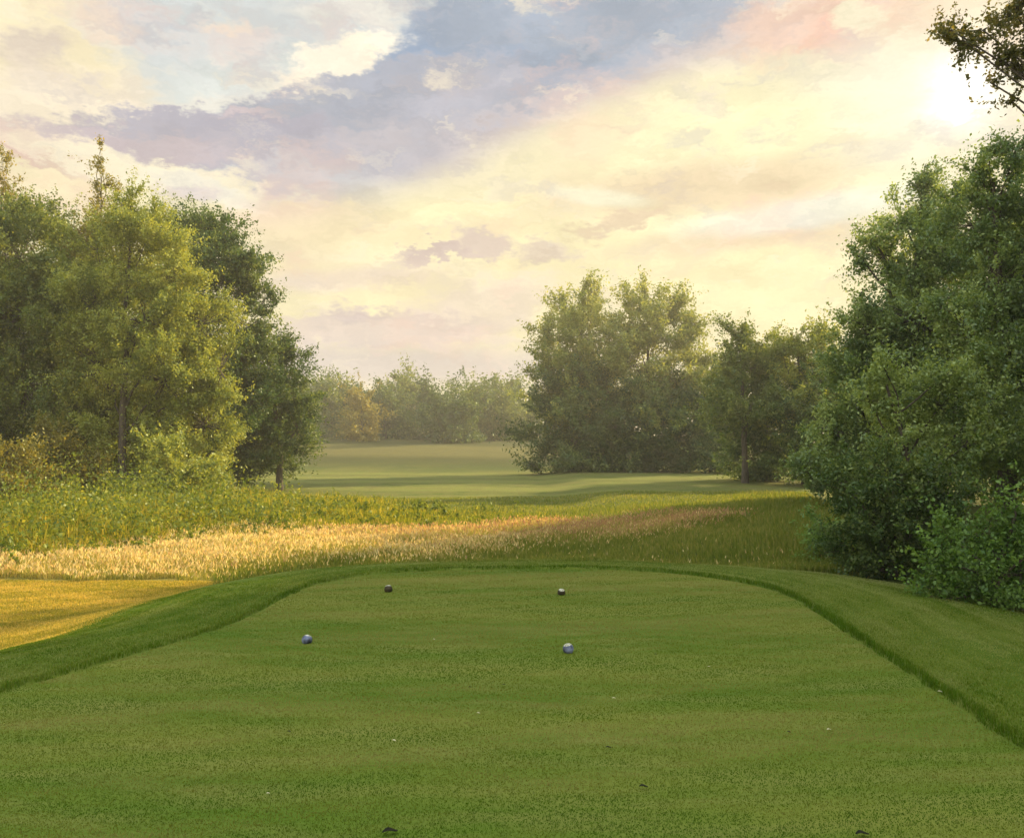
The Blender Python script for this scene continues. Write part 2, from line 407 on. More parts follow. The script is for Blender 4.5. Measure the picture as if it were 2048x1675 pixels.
blades('tall_weeds', Xt, Yt, H(Xt, Yt), hh, .010 + .018 * RS.uniform(0, 1, len(Xt)), .4, M['b_weed'], tn,
       'tall yellow green weeds growing below the trees on the left', 'weeds')
M['w_leaf'] = leaf_mat('weed_leaf', (.10, .15, .02), (.20, .25, .035), (.38, .38, .07), .48, .02)
def leaves_later():
    K = 5200
    Yp = RS.uniform(13.8, 28, K); Xp = -RS.uniform(-.05, 1.02, K) * (.62 * Yp + 2)
    eg = 14.2 + 4.2 * sst(Xp, -9.0, -4.5) + 3.2 * sst(Xp, -4.5, 0)
    k = (Yp > eg - 1.5) & (RS.uniform(0, 1, K) < np.clip(patch_noise(Xp, Yp, 1.3, 9) * 2.2 - .45, 0, 1) * sst(-Xp, -1, 8) * (.08 + .92 * sst(Yp - eg, -1.5, 2.5)))
    Xp, Yp, eg = Xp[k], Yp[k], eg[k]; K = len(Xp)
    hp = RS.uniform(.12, .52, K) * (.35 + 1.0 * patch_noise(Xp, Yp, 1.9, 12)) * (.3 + .8 * sst(Yp - eg, -1, 3)) * (1.15 - .85 * sst(Xp, -11, -3))
    C = np.stack([Xp, Yp, H(Xp, Yp) + hp * .9], 1)
    od = np.stack([RS.normal(0, .12, K), RS.normal(0, .12, K), np.ones(K)], 1); od /= np.linalg.norm(od, axis=1)[:, None]
    v, f, tn = leaves(C, hp, od, 46, .075, np.clip(.30 + .5 * (patch_noise(Xp, Yp, .9, 33) - .5) + RS.normal(0, .2, K), 0, 1), .0)
    tag(link('weed_leaves', mesh_np('weed_leaves', v, f, 4, M['w_leaf'], {'tint': tn})), 'leafy yellow green stalks standing among the weeds on the left', 'weeds', None, 'stuff')
# green rough on the right side of the hollow and past the meadow
N = 170000
Yt = 12.0 + 22 * RS.uniform(0, 1, N) ** 1.3; Xt = RS.uniform(-.35, .66, N) * Yt
d = sdist(Xt, Yt)
k = ((RS.uniform(0, 1, N) < sst(Xt - (Yt - 17.2) / .66, -2.5, 1.5)) | (Yt > 20 + RS.normal(0, .8, N))) & (d > .9) & (Xt < 5.6 + (Yt - 12) * .28); Xt, Yt = Xt[k], Yt[k]
hh = RS.uniform(.05, .16, len(Xt)) * (.45 + .55 * sst(Yt, 12.5, 15)) * (.6 + .9 * patch_noise(Xt, Yt, 1.2, 21)) * (1 - .5 * sst(Yt, 24, 29)) * (1 + 1.2 * sst(Xt - (Yt - 12) * .22, 3.0, 4.6))
tn = np.clip(RS.normal(.4, .22, len(Xt)) + .5 * (patch_noise(Xt, Yt, .8, 22) - .5), 0, 1)
blades('rough_grass', Xt, Yt, H(Xt, Yt), hh, .012 + .014 * RS.uniform(0, 1, len(Xt)), .4, M['b_rough'], tn,
       'shaded green brown rough grass between the tee and the distant fairway')

# ------------------------------------------------------------------ trees
class MB:
    def __init__(s): s.v = []; s.f = []
    def tube(s, pts, rad, n=6):
        pts = [Vector(p) for p in pts]; b0 = len(s.v)
        for i, p in enumerate(pts):
            t = (pts[min(i + 1, len(pts) - 1)] - pts[max(i - 1, 0)]).normalized()
            u = t.cross(Vector((0.13, 1, 0.07))).normalized(); w = t.cross(u)
            for k in range(n):
                a = 2 * math.pi * k / n
                s.v.append(tuple(p + (u * math.cos(a) + w * math.sin(a)) * rad[i]))
        for i in range(len(pts) - 1):
            for k in range(n):
                a = b0 + i * n + k; b = b0 + i * n + (k + 1) % n
                s.f.append((a, b, b + n, a + n))
    def build(s, name, mat, parent, off):
        v = np.array(s.v) - np.array(off)
        return link(name, mesh_np(name, v, np.array(s.f), 4, mat, smooth=True), parent)
def bend(a, b, k, up=0.0, seg=5):
    a = np.array(a, float); b = np.array(b, float); L = np.linalg.norm(b - a)
    mids = []
    off = RS.normal(0, k * L, 3); off[2] += up * L
    for i in range(seg + 1):
        t = i / seg; mids.append(a + (b - a) * t + off * math.sin(math.pi * t) * .5 + RS.normal(0, .012 * L, 3) * (0 < i < seg))
    return mids

def leaves(C, Rr, outd, n_each, size, tint, droop=.0, flat=.0):
    """C (K,3) clump centres, Rr (K,) radii, outd (K,3) outward directions"""
    K = len(C); N = K * n_each
    ci = np.repeat(np.arange(K), n_each)
    el_ = np.where(RS.uniform(0, 1, K) < .36, RS.uniform(1.5, 2.9, K), RS.uniform(.7, 1.1, K))[ci]
    p = RS.normal(0, .5, (N, 3)) * Rr[ci][:, None]
    along = RS.uniform(-1.0, 1.1, N) * Rr[ci] * el_
    p = p * (.62 / el_ ** .9)[:, None] + outd[ci] * along[:, None]
    p[:, 2] -= droop * np.abs(along) * RS.uniform(0, 1, N)
    p = p + C[ci]
    s = size * RS.uniform(.45, 1.6, N)
    ax = RS.normal(0, 1, (N, 3)) + outd[ci] * .5; ax[:, 2] -= .5 * droop * 2; ax /= np.linalg.norm(ax, axis=1)[:, None]
    bx = np.cross(ax, RS.normal(0, 1, (N, 3)) + np.array([0, 0, .3])); bx /= np.linalg.norm(bx, axis=1)[:, None] + 1e-9
    nx = np.cross(ax, bx)
    v = np.empty((N, 4, 3))
    v[:, 0] = p - ax * (s * .5)[:, None]
    v[:, 1] = p + bx * (s * .30)[:, None] - nx * (s * .08)[:, None]
    v[:, 2] = p + ax * (s * .55)[:, None]
    v[:, 3] = p - bx * (s * .30)[:, None] - nx * (s * .08)[:, None]
    tn = np.clip(tint[ci] + RS.normal(0, .16, N), 0, 1)
    return v.reshape(-1, 3), np.arange(N * 4).reshape(-1, 4), tn

def tree(name, label, cat, depth, base_px, lobes, leaf='leaf_mid', bark='bark', group=None, trunk_r=.16, leaf_px=4.6,
         dens=1.0, droop=.25, clump=4.2, n_each=62, trunk=True, base_xy=None, top=None, tint0=.45, limb=.45, back=0.0, world=False, drop=0):
    s = ppm(depth)
    if base_xy is None:
        b = at_depth(base_px, 900, depth); bx, by = b[0], depth
    else: bx, by = base_xy
    bz = Hs(bx, by)
    base = np.array([bx, by, bz])
    e = empty(name, tuple(base), label, cat, group)
    C = []; RR = []; OD = []; TT = []
    mb = MB(); br = MB()
    size = leaf_px * s; cr = clump * size
    L = []
    for lo in lobes:
        px, py, rx, ry = lo[:4]; py = py + drop; dy = lo[4] if len(lo) > 4 else RS.uniform(-.5, .5) * rx * s * 1.2
        dy += back
        c = np.array([px, dy, py], float) if world else at_depth(px, py, depth + dy)
        L.append((c, rx, rx, ry, 1.0)) if world else L.append((c, rx * s, min(rx, 1.3 * ry) * s, ry * s, lo[5] if len(lo) > 5 else 1.0))
    zmax = max(c[2] + rz * .5 for c, _, _, rz, _ in L) if top is None else top
    topc = max(L, key=lambda q: q[0][2])[0]
    # trunk leans towards the topmost lobe
    tp = []
    nseg = 9
    for i in range(nseg + 1):
        t = i / nseg; tp.append(base + (np.array([topc[0], topc[1], zmax - .1 * (zmax - bz)]) - base) * np.array([t ** 1.3, t ** 1.3, t]) + np.array([*(RS.normal(0, .02, 2) * (zmax - bz) * .25), 0]) * (i > 0))
    tp[0][2] -= .15
    mb.tube(tp, [trunk_r * (1.25 if i == 0 else 1) * (1 - .9 * i / nseg) + .012 for i in range(nseg + 1)], 8)
    for c, rx, ryy, rz, dm in L:
        # limb from the trunk up to the lobe centre
        zt = max(bz + .25 * (zmax - bz), c[2] - .9 * math.hypot(c[0] - base[0], c[1] - base[1]) - .4 * rz)
        zt = min(zt, c[2] - .05)
        if zt < bz + .1: zt = bz + .1
        t = np.clip((zt - bz) / (zmax - bz), 0, .93); fi = t * nseg; i0 = int(fi); st = tp[i0] + (tp[min(i0 + 1, nseg)] - tp[i0]) * (fi - i0)
        r0 = max(.012, trunk_r * limb * (1 - t))
        mb2 = bend(st, c, .06, .08)
        br.tube(mb2, [r0 * (1 - .75 * i / 5) + .006 for i in range(6)], 5)
        K = max(3, int(dens * dm * 5.2 * (rx * rz + ryy * rz + rx * ryy) / (cr * cr)))
        ns = 17 if K > 40 else (8 if K > 12 else 2)
        su = RS.normal(0, 1, (ns, 3)); su /= np.linalg.norm(su, axis=1)[:, None]
        sr = RS.uniform(.20, .44, ns)
        sc_ = su * RS.uniform(.40, 1.0, ns)[:, None]
        si = RS.randint(0, ns, K)
        w_ = RS.normal(0, 1, (K, 3)) + su[si] * .9 + np.array([0, 0, .35]); w_ /= np.linalg.norm(w_, axis=1)[:, None]
        uu = sc_[si] + w_ * (sr[si] * RS.uniform(.55, 1.1, K))[:, None]
        uu *= (1 + .25 * (RS.uniform(0, 1, K) > .93))[:, None]
        u = uu / (np.linalg.norm(uu, axis=1)[:, None] + 1e-6)
        cc = c + uu * np.array([rx, ryy, rz])
        stn = RS.normal(0, .10, ns)[si]
        k = cc[:, 2] > bz + .05; cc, u, stn = cc[k], u[k], stn[k]; K = len(cc)
        if K == 0: continue
        od = u * np.array([1, 1, .6]) + np.array([0, 0, .45]); od /= np.linalg.norm(od, axis=1)[:, None]
        C.append(cc); OD.append(od); RR.append(cr * RS.uniform(.45, 1.25, K)); TT.append(np.clip(tint0 + stn + RS.normal(0, .17, K) + RS.normal(0, .08), 0, 1))
        for q in range(0, K, 3):
            br.tube([c + (cc[q] - c) * .05, (c + cc[q]) / 2 + RS.normal(0, .04 * rx, 3), cc[q]], [max(.006, r0 * .35), max(.004, r0 * .2), .003], 3)
    C = np.concatenate(C); OD = np.concatenate(OD); RR = np.concatenate(RR); TT = np.concatenate(TT)
    v, f, tn = leaves(C, RR, OD, n_each, size, TT, droop)
    k = np.repeat(v.reshape(-1, 4, 3)[:, :, 2].min(1) > bz - .1, 1)
    crown = link('crown', mesh_np(name + '_crown', v - base, f, 4, M[leaf], {'tint': tn}), e)
    if trunk: mb.build('trunk', M[bark], e, base)
    if trunk: br.build('branches', M[bark], e, base)
    return e

leaves_later()
# --- left side
tree('birch_tree', 'bright yellow green tree with a thin straight trunk standing foremost on the left', 'tree', 30, 243,
     [(258, 410, 28, 34), (238, 450, 48, 50), (300, 470, 62, 60), (195, 500, 50, 52), (250, 540, 95, 75), (350, 550, 62, 72), (180, 610, 75, 80),
      (290, 640, 100, 85), (400, 650, 66, 80), (440, 740, 55, 70), (330, 760, 100, 90), (210, 740, 85, 90), (410, 850, 72, 80), (290, 870, 90, 80),
      (190, 860, 75, 70), (400, 940, 55, 50), (240, 940, 60, 40, None or 0, .5), (330, 950, 70, 35)], 'leaf_birch', 'bark', trunk_r=.15, droop=.35, dens=.85, back=1.0, leaf_px=4.2)
tree('broad_tree', 'mid green tree cut off by the left edge of the photo', 'tree', 32, 50,
     [(15, 440, 55, 45), (90, 440, 45, 40), (-60, 480, 70, 60), (45, 520, 85, 75), (125, 570, 60, 75), (-60, 620, 100, 100), (40, 640, 100, 90), (135, 690, 62, 80),
      (40, 770, 110, 85), (130, 810, 70, 70), (-60, 800, 100, 90), (20, 870, 90, 60), (110, 900, 70, 50), (200, 800, 50, 60)], 'leaf_mid', droop=.3)
tree('slender_tree', 'wispy pointed treetop rising highest above the left trees', 'tree', 34, 200,
     [(202, 296, 6, 26, 0, 1.4), (200, 338, 11, 28, 0, .9), (196, 385, 20, 34, 0, .8), (236, 385, 12, 28, 0, .7), (200, 440, 45, 45, 0, .9), (195, 520, 60, 60)], 'leaf_warm', leaf_px=3.8, dens=.8, trunk_r=.09, n_each=38, tint0=.2)
tree('slender_tree', 'wispy pointed treetop half cut off by the left edge', 'tree', 34, 8,
     [(6, 320, 14, 30, 0, .8), (12, 365, 24, 34, 0, .8), (20, 410, 32, 34, 0, .9), (10, 470, 60, 50)], 'leaf_warm', leaf_px=3.8, dens=.8, trunk_r=.09, n_each=38, tint0=.2)
tree('dark_tree', 'dark green tree with a rounded overhanging crown behind the yellow green one', 'tree', 37, 420,
     [(355, 450, 40, 30), (405, 445, 48, 30), (455, 470, 50, 36), (480, 520, 58, 46), (430, 530, 70, 60), (505, 570, 40, 36), (528, 600, 26, 32, 0, .7), (545, 620, 12, 42, 0, .6),
      (150, 470, 44, 44), (135, 510, 50, 40), (470, 640, 55, 60), (500, 690, 45, 45), (450, 740, 80, 80), (500, 800, 60, 70), (440, 870, 80, 70), (325, 410, 6, 18, 0, .5), (330, 560, 80, 90)], 'leaf_dark', leaf_px=4.2, droop=.5)
tree('dark_tree', 'dark tree mostly hidden behind the yellow green one', 'tree', 41, 200,
     [(60, 620, 90, 90), (160, 640, 90, 90), (270, 640, 100, 100), (80, 780, 100, 90), (210, 790, 100, 90), (340, 780, 100, 100), (60, 900, 90, 60), (190, 900, 90, 60), (320, 900, 100, 60), (-40, 700, 80, 120)], 'leaf_dark', leaf_px=4.4)
tree('shrub_tree', 'low dark bushy tree at the right end of the left tree group', 'tree', 39, 560,
     [(540, 690, 42, 30), (580, 700, 36, 18, 0, .6), (550, 745, 56, 45), (585, 790, 44, 50), (530, 820, 66, 70), (592, 860, 34, 60), (535, 900, 76, 60), (480, 900, 60, 60)], 'leaf_dark', leaf_px=4.0, tint0=.35)
tree('bush', 'golden brown bush at the left edge of the meadow', 'bush', 24, 15,
     [(10, 905, 50, 30), (35, 960, 60, 45), (-30, 960, 60, 60), (20, 1020, 70, 45)], 'leaf_warm', leaf_px=5, trunk_r=.05, tint0=.25)
tree('bush', 'brownish green bush below the tree cut off by the left edge', 'bush', 28, 120,
     [(100, 890, 50, 36), (150, 930, 55, 40), (90, 950, 60, 40)], 'leaf_warm', leaf_px=5, trunk_r=.05, tint0=.05)
tree('bush', 'yellow green bush at the foot of the thin straight trunk', 'bush', 28, 340,
     [(320, 960, 60, 30), (390, 960, 50, 36), (260, 985, 50, 25), (350, 920, 60, 40)], 'leaf_birch', leaf_px=5, trunk_r=.05)
# --- centre, far
tree('tall_tree', 'tall tree with two pointed crowns, left of the middle pair', 'tree', 60, 1150,
     [(1166, 565, 26, 28), (1130, 600, 40, 38), (1195, 600, 36, 36), (1095, 640, 28, 30), (1165, 650, 55, 48), (1092, 690, 28, 38), (1140, 720, 70, 55), (1200, 720, 45, 50),
      (1090, 750, 45, 40), (1150, 800, 80, 60)], 'leaf_far', leaf_px=4.2, trunk_r=.2, dens=.85, drop=20)
tree('tall_tree', 'tall rounded tree, right of the middle pair', 'tree', 59, 1300,
     [(1255, 580, 32, 30), (1295, 575, 30, 26), (1345, 595, 40, 34), (1385, 625, 28, 34), (1250, 640, 44, 48), (1310, 650, 70, 52), (1380, 690, 40, 44), (1270, 710, 70, 55),
      (1350, 740, 70, 50), (1420, 740, 36, 34), (1290, 800, 90, 60), (1410, 800, 60, 50)], 'leaf_far', leaf_px=4.2, trunk_r=.2, dens=.85, drop=20)
tree('rounded_tree', 'small greyish tree with a ragged top right of the middle pair', 'tree', 42, 1490,
     [(1478, 645, 28, 22), (1462, 680, 26, 30), (1515, 665, 34, 28), (1490, 720, 60, 46), (1540, 730, 40, 40), (1490, 800, 70, 60)], 'leaf_mid', leaf_px=4.2, tint0=.35, drop=22)
tree('rounded_tree', 'sunlit yellowish tree touching the big trees on the right', 'tree', 41, 1610,
     [(1595, 650, 22, 24), (1560, 680, 34, 26), (1645, 655, 34, 28), (1605, 705, 60, 44), (1670, 700, 44, 40), (1600, 780, 80, 60), (1690, 760, 60, 60)], 'leaf_birch', leaf_px=4.2, tint0=.3, drop=22)
sh = [(1140, 58, 'dark thicket under the left one of the middle pair'), (1205, 57, 'dark thicket between the middle pair of trees'), (1300, 58, 'dark thicket under the right one of the middle pair'),
      (1420, 56, 'dark thicket just left of the small greyish tree'), (1530, 44, 'dark thicket below the small greyish tree'), (1640, 40, 'dark thicket meeting the big trees on the right')]
for i, (px, dp, lb) in enumerate(sh):
    tree('thicket', lb, 'bush', dp, px, [(px - 35, 830, 66, 56), (px + 35, 850, 66, 60), (px - 30, 915, 70, 50), (px + 40, 915, 70, 50), (px + 10, 780, 60, 44)], 'leaf_dark', leaf_px=4.4, trunk_r=.08, tint0=.3, dens=.8,
         group='dark thickets at the far side of the fairway')
hill = []
words = ['far tree showing first right of the left group', 'second far tree right of the left group', 'far yellowish tree near the left end of the gap', 'far dark tree beside the yellowish one', 'tallest of the far trees in the gap',
         'far greener tree just right of the tallest', 'far brownish tree standing forward in the gap', 'far dark tree behind the brownish one', 'last far tree clear of the middle pair', 'far tree half hidden by the middle pair',
         'far tree showing through the low dark bushy tree', 'far tree hidden low behind the left group']
pxs = [650, 690, 722, 770, 815, 862, 905, 945, 990, 1035, 600, 560]
dps = [118, 126, 110, 122, 127, 119, 106, 124, 116, 121, 118, 124]
for i, (px, dp, lb) in enumerate(zip(pxs, dps, words)):
    r = 40 + 6 * math.sin(i * 2.4); py = 790 - 14 * math.sin(i * 1.7 + 1) - (12 if i == 4 else 0)
    lf = 'leaf_warm' if i == 2 else ('leaf_mid' if i % 4 == 0 else 'leaf_dark')
    tree('distant_tree', lb, 'tree', dp, px, [(px, py, r * .7, r * .7), (px - r * .5, py + 24, r * .75, r * .7), (px + r * .5, py + 28, r * .75, r * .7), (px, py + 52, r * 1.1, r * .6), (px + 6, py + 70, r, r * .5), (px - 12, py + 88, r * 1.1, r * .4), (px + 22, py + 90, r, r * .4)], lf, leaf_px=4.2, trunk_r=.22,
         group='trees on the rise beyond the fairway', dens=.9, tint0=.3)
# --- right side
tree('broadleaf_tree', 'big green tree with a ragged overhanging left side, right of the fairway', 'tree', 24, 1800,
     [(1850, 335, 10, 26, 0, .7), (1852, 385, 32, 36), (1905, 400, 48, 40), (1800, 430, 44, 40), (1745, 475, 30, 24, 0, .8), (1770, 510, 48, 40), (1716, 510, 16, 30, 0, .6), (1722, 585, 16, 26, 0, .6), (1860, 500, 90, 75),
      (1780, 590, 52, 50), (1840, 640, 95, 80), (1740, 660, 52, 50), (1700, 720, 50, 50), (1790, 740, 90, 80), (1880, 780, 100, 90), (1720, 820, 70, 80), (1800, 880, 90, 80),
      (1660, 860, 52, 60), (1680, 930, 70, 60), (1620, 950, 45, 42), (1760, 980, 80, 50)], 'leaf_willow', leaf_px=5.2, trunk_r=.25, droop=.45)
tree('broadleaf_tree', 'tall dark green tree rising at the right edge', 'tree', 17.5, 2020,
     [(1985, 290, 26, 24, 0, .8), (2030, 300, 40, 34), (1955, 345, 34, 30, 0, .8), (2010, 390, 74, 60), (1950, 450, 70, 70), (2060, 480, 80, 90), (1980, 560, 90, 80), (2070, 620, 90, 90), (1950, 660, 80, 80),
      (2030, 740, 100, 90), (1940, 790, 90, 80), (2050, 880, 110, 90), (1950, 900, 90, 80), (2160, 600, 120, 140), (2180, 850, 130, 140), (2150, 400, 100, 100)], 'leaf_willow', leaf_px=5.6, trunk_r=.22, droop=.4, tint0=.35, n_each=56)
tree('dark_tree', 'dark tree mostly hidden behind the big trees on the right', 'tree', 30, 1930,
     [(1900, 520, 80, 80), (2000, 520, 90, 90), (1880, 650, 90, 90), (1990, 680, 100, 100), (1800, 720, 80, 80), (1860, 800, 100, 90), (1990, 830, 100, 90), (1770, 860, 80, 80), (1880, 920, 100, 60), (2060, 700, 90, 120)], 'leaf_dark', leaf_px=4.8)
tree('sapling', 'lighter green leafy sapling in front of the big trees on the right', 'tree', 15, 1850,
     [(1768, 735, 36, 34), (1895, 745, 44, 38), (1880, 815, 74, 60), (1990, 800, 46, 44), (1810, 850, 64, 56), (1735, 800, 36, 46), (1930, 890, 70, 56), (1850, 930, 60, 46), (2020, 880, 60, 60)], 'leaf_willow', leaf_px=6, tint0=.66, n_each=50, trunk_r=.07)
tree('shrub_tree', 'dense dark shrub between the big trees and the tee fringe', 'shrub', 12.0, 1790,
     [(1700, 985, 55, 50), (1770, 960, 60, 55), (1840, 960, 70, 60), (1740, 1050, 70, 60), (1820, 1060, 80, 60), (1790, 1115, 80, 50), (1700, 1095, 40, 44), (1900, 1000, 60, 60), (1880, 1090, 70, 60), (1760, 1140, 60, 36), (1850, 1145, 60, 40)], 'leaf_dark', leaf_px=6, trunk_r=.06, tint0=.4, n_each=50)
tree('bush', 'bright green leafy bush at the right edge beside the fringe', 'bush', 9.4, 1980,
     [(1905, 1075, 34, 40), (1960, 1075, 40, 48), (2035, 1010, 30, 34), (2020, 1075, 50, 50), (1890, 1130, 44, 44), (1960, 1140, 60, 50), (2040, 1150, 60, 60), (2110, 1080, 70, 90), (1900, 1175, 50, 36), (1980, 1190, 60, 40), (2060, 1220, 70, 44), (1880, 1200, 40, 26), (2000, 1225, 60, 26)],
     'leaf_bush', leaf_px=7.5, trunk_r=.03, droop=.3, n_each=44)
tree('bush', 'small light green bush left of the dense dark shrub', 'bush', 13.6, 1665,
     [(1655, 1085, 34, 40), (1690, 1110, 36, 32), (1640, 1045, 26, 30), (1625, 1110, 24, 24)], 'leaf_bush', leaf_px=5.5, trunk_r=.03, tint0=.7, n_each=44)
# near tree whose branch hangs into the top right corner; its trunk stands outside the frame
tree('overhanging_tree', 'branch of a nearby tree hanging in at the top right corner', 'tree', 9.5, 2450,
     [(1902, 60, 24, 30, 0, .9), (1925, 82, 28, 28, 0, .7), (1965, 60, 42, 34, 0, .4), (2030, 30, 46, 46, 0, .7), (1995, 115, 36, 24, 0, .5), (2035, 130, 34, 40, 0, .7), (1980, 165, 16, 22, 0, .5), (2020, 200, 26, 16, 0, .5), (2150, 60, 90, 80), (2160, -100, 120, 100),
      (2350, -50, 150, 150), (2350, 200, 150, 150), (2550, 50, 180, 180), (2550, 400, 180, 180), (2300, 450, 110, 120), (2400, -300, 180, 150)], 'leaf_edge', leaf_px=7, trunk_r=.2, n_each=30, tint0=.3, clump=3.0, limb=.12)
# unseen trees added right of the frame to shade the tee
offt = [((13.0, 12.0), 11.0, 'added shade tree outside the right edge, nearest to the tee'), ((16.5, 18.5), 13.0, 'added shade tree outside the right edge behind the dark one'), ((13.5, 6.0), 11.0, 'added shade tree outside the right edge, level with the camera'),
        ((20.0, 14.0), 13.0, 'taller added shade tree outside the right edge, set back'), ((10.8, 7.2), 7.0, 'low added shade tree outside the right edge beside the fringe'), ((22.0, 18.0), 14.0, 'tall added shade tree outside the right edge, highest of them'),
        ((19.0, 8.0), 13.5, 'tall added shade tree outside the right edge, level with the tee'), ((17.5, 22.5), 12.0, 'added shade tree outside the right edge, second farthest along'), ((16.8, 25.3), 12.0, 'added shade tree outside the right edge, farthest along')]
for (x, y), h, lb in offt:
    bz = Hs(x, y); lob = []
    for k in range(13):
        t = k / 12; zz = bz + .7 + (h - 2.0) * t; r = 2.6 * (1 - .45 * t); a = RS.uniform(0, 6.28); q = RS.uniform(.2, 1.2)
        lob.append((x + math.cos(a) * q, zz, r, r * .8, y + math.sin(a) * q))
    tree('shade_tree', lb, 'tree', y, 0, lob, 'leaf_willow', base_xy=(x, y), leaf_px=.15 / ppm(y), trunk_r=.2, n_each=44, dens=.8, group='unseen shade trees added just outside the right edge', world=True)

# ------------------------------------------------------------------ tee markers
M['white'] = solid_mat('white_top_highlight', (.72, .72, .62), .6, .3, ((.25, .25, .16), 45))
M['blue'] = solid_mat('blue_grey_paint', (.16, .19, .30), .6, .25, ((.012, .016, .02), 13))
M['bronze'] = solid_mat('dark_bronze_paint', (.045, .035, .012), .6, .25, ((.015, .014, .008), 14))
M['black'] = solid_mat('black_rubber', (.012, .014, .016), .35, .5)
def lathe(name, prof, mat, parent, nn=28):
    v = []; f = []
    for r, z in prof:
        for k in range(nn): v.append((r * math.cos(2 * math.pi * k / nn), r * math.sin(2 * math.pi * k / nn), z))
    for i in range(len(prof) - 1):
        for k in range(nn):
            a = i * nn + k; b = i * nn + (k + 1) % nn; f.append((a, b, b + nn, a + nn))
    return link(name, mesh_np(name, np.array(v), np.array(f), 4, mat, smooth=True), parent)
def block(name, rings, mat, parent, n=4.5, nn=40):
    """rounded square block: superellipse rings (half width, z), closed at both ends"""
    v = []; f = []
    for r, z in rings:
        for k in range(nn):
            a = 2 * math.pi * k / nn; c, q = math.cos(a), math.sin(a)
            m_ = (abs(c) ** n + abs(q) ** n) ** (-1 / n); v.append((r * m_ * c, r * m_ * q, z))
    for i in range(len(rings) - 1):
        for k in range(nn):
            a = i * nn + k; b = i * nn + (k + 1) % nn; f.append((a, b, b + nn, a + nn))
    return link(name, mesh_np(name, np.array(v), np.array(f), 4, mat, smooth=True), parent)
def marker(px, py, r, body, label, rot):
    q = on_plane(px, py, .0)
    e = empty('tee_marker', (q[0], q[1], -.004), label, 'tee marker', 'tee markers on the tee box')
    e.rotation_euler = (math.radians(rot[0]), math.radians(rot[1]), rot[2])
    r *= .9; zc = r * .86; th = math.radians(46)
    lathe('body', [(.001, zc - r)] + [(r * math.sin(a) * (1 + .012 * math.cos(a * 9)), zc - r * math.cos(a)) for a in np.linspace(.15, math.pi - th, 18)], M[body], e)
    lathe('highlight_cap', [(r * 1.015 * math.sin(a), zc + r * 1.015 * math.cos(a) * (.97 if a < .4 else 1)) for a in np.linspace(th + .03, .02, 9)], M['white'], e)  # sunlit highlight on top of the ball, painted on in white
    lathe('spike', [(.006, .01), (.006, -.06), (.001, -.1)], M['black'], e, 8)
    return e
marker(612, 1287, .047, 'blue', 'blue grey ball with a bright white highlight painted on top, front left of the four tee markers', (-14, 16, .4))
marker(1138, 1305, .047, 'blue', 'dull blue grey ball with a mottled highlight painted on top, front right of the four tee markers', (-8, 6, 2.2))
marker(777, 1184, .050, 'bronze', 'dark bronze ball with a white highlight painted on top, back left of the four tee markers', (-16, 12, .9))
marker(1122, 1190, .046, 'bronze', 'dark bronze ball with a small white highlight painted on top, back right of the four tee markers', (-12, -6, 3.1))

# ------------------------------------------------------------------ fallen leaves and bits on the tee
M['dead'] = solid_mat('dark_dead_leaf', (.012, .014, .008), .8, .1, ((.03, .026, .012), 40))
M['pale'] = solid_mat('pale_dry_leaf', (.55, .52, .34), .7, .3, ((.40, .36, .2), 40))
def scrap(px, py, L, mat, label, name, curl=.35, parent=None):
    q = on_plane(px, py, .014)
    nx = 7; v = []; f = []
    a = RS.uniform(-.5, .5)
    for i in range(nx + 1):
        t = i / nx; w = L * .42 * math.sin(math.pi * min(max(t, .03), .97)) ** .8
        for j in (-1, -.5, 0, .5, 1):
            x = (t - .5) * L * 1.7; y = w * j; z = .004 + curl * (abs(j) ** 2) * w * .9 + .12 * L * math.sin(t * 5)
            v.append((x * math.cos(a) - y * math.sin(a), x * math.sin(a) + y * math.cos(a), z + .004))
    for i in range(nx):
        for j in range(4):
            k = i * 5 + j; f.append((k, k + 5, k + 6, k + 1))
    me = mesh_np(name, np.array(v), np.array(f), 4, M[mat], smooth=True)
    o = link(name, me); o.location = tuple(q); tag(o, label, 'leaf', 'pale leaves on the tee' if mat == 'pale' else 'dark leaves on the tee')
    so = o.modifiers.new('thickness', 'SOLIDIFY'); so.thickness = .0015
    return o
for px, py, L, lb in [(788, 1482, .014, 'pale dry leaf, brightest, left of the middle of the tee foreground'), (957, 1427, .012, 'pale dry leaf below the two small dark leaves'),
                      (1228, 1397, .014, 'pale dry leaf below the front right marker'), (868, 1279, .012, 'pale dry leaf between the two front markers'), (1418, 1334, .012, 'pale dry leaf right of the front right marker'),
                      (1880, 1384, .018, 'pale dry leaf against the dark edge of the tee on the right'), (1658, 1460, .018, 'pale dry leaf alone on the right side of the tee'), (536, 1588, .010, 'pale dry leaf lowest on the left side of the tee')]:
    scrap(px, py, L * .95, 'pale', lb, 'dry_leaf')
for px, py, L, lb in [(578, 1464, .013, 'small dark leaf farthest left on the tee'), (940, 1375, .012, 'left one of two small dark leaves side by side'), (1008, 1370, .012, 'right one of two small dark leaves side by side'),
                      (1217, 1496, .018, 'dark leaf in the middle of the tee foreground, above the flat one'), (1287, 1574, .024, 'flat dark leaf right of centre near the lower edge'), (780, 1664, .038, 'largest dark leaf, cut by the bottom edge left of centre'),
                      (1725, 1669, .034, 'large dark leaf at the bottom edge on the right'), (1578, 1465, .012, 'small dark leaf just left of the lone pale leaf'), (1311, 1309, .011, 'small dark leaf right of the front right marker'),
                      (1155, 1155, .012, 'dark speck of a leaf behind the back right marker')]:
    scrap(px, py, L * 1.05, 'dead', lb, 'fallen_leaf')

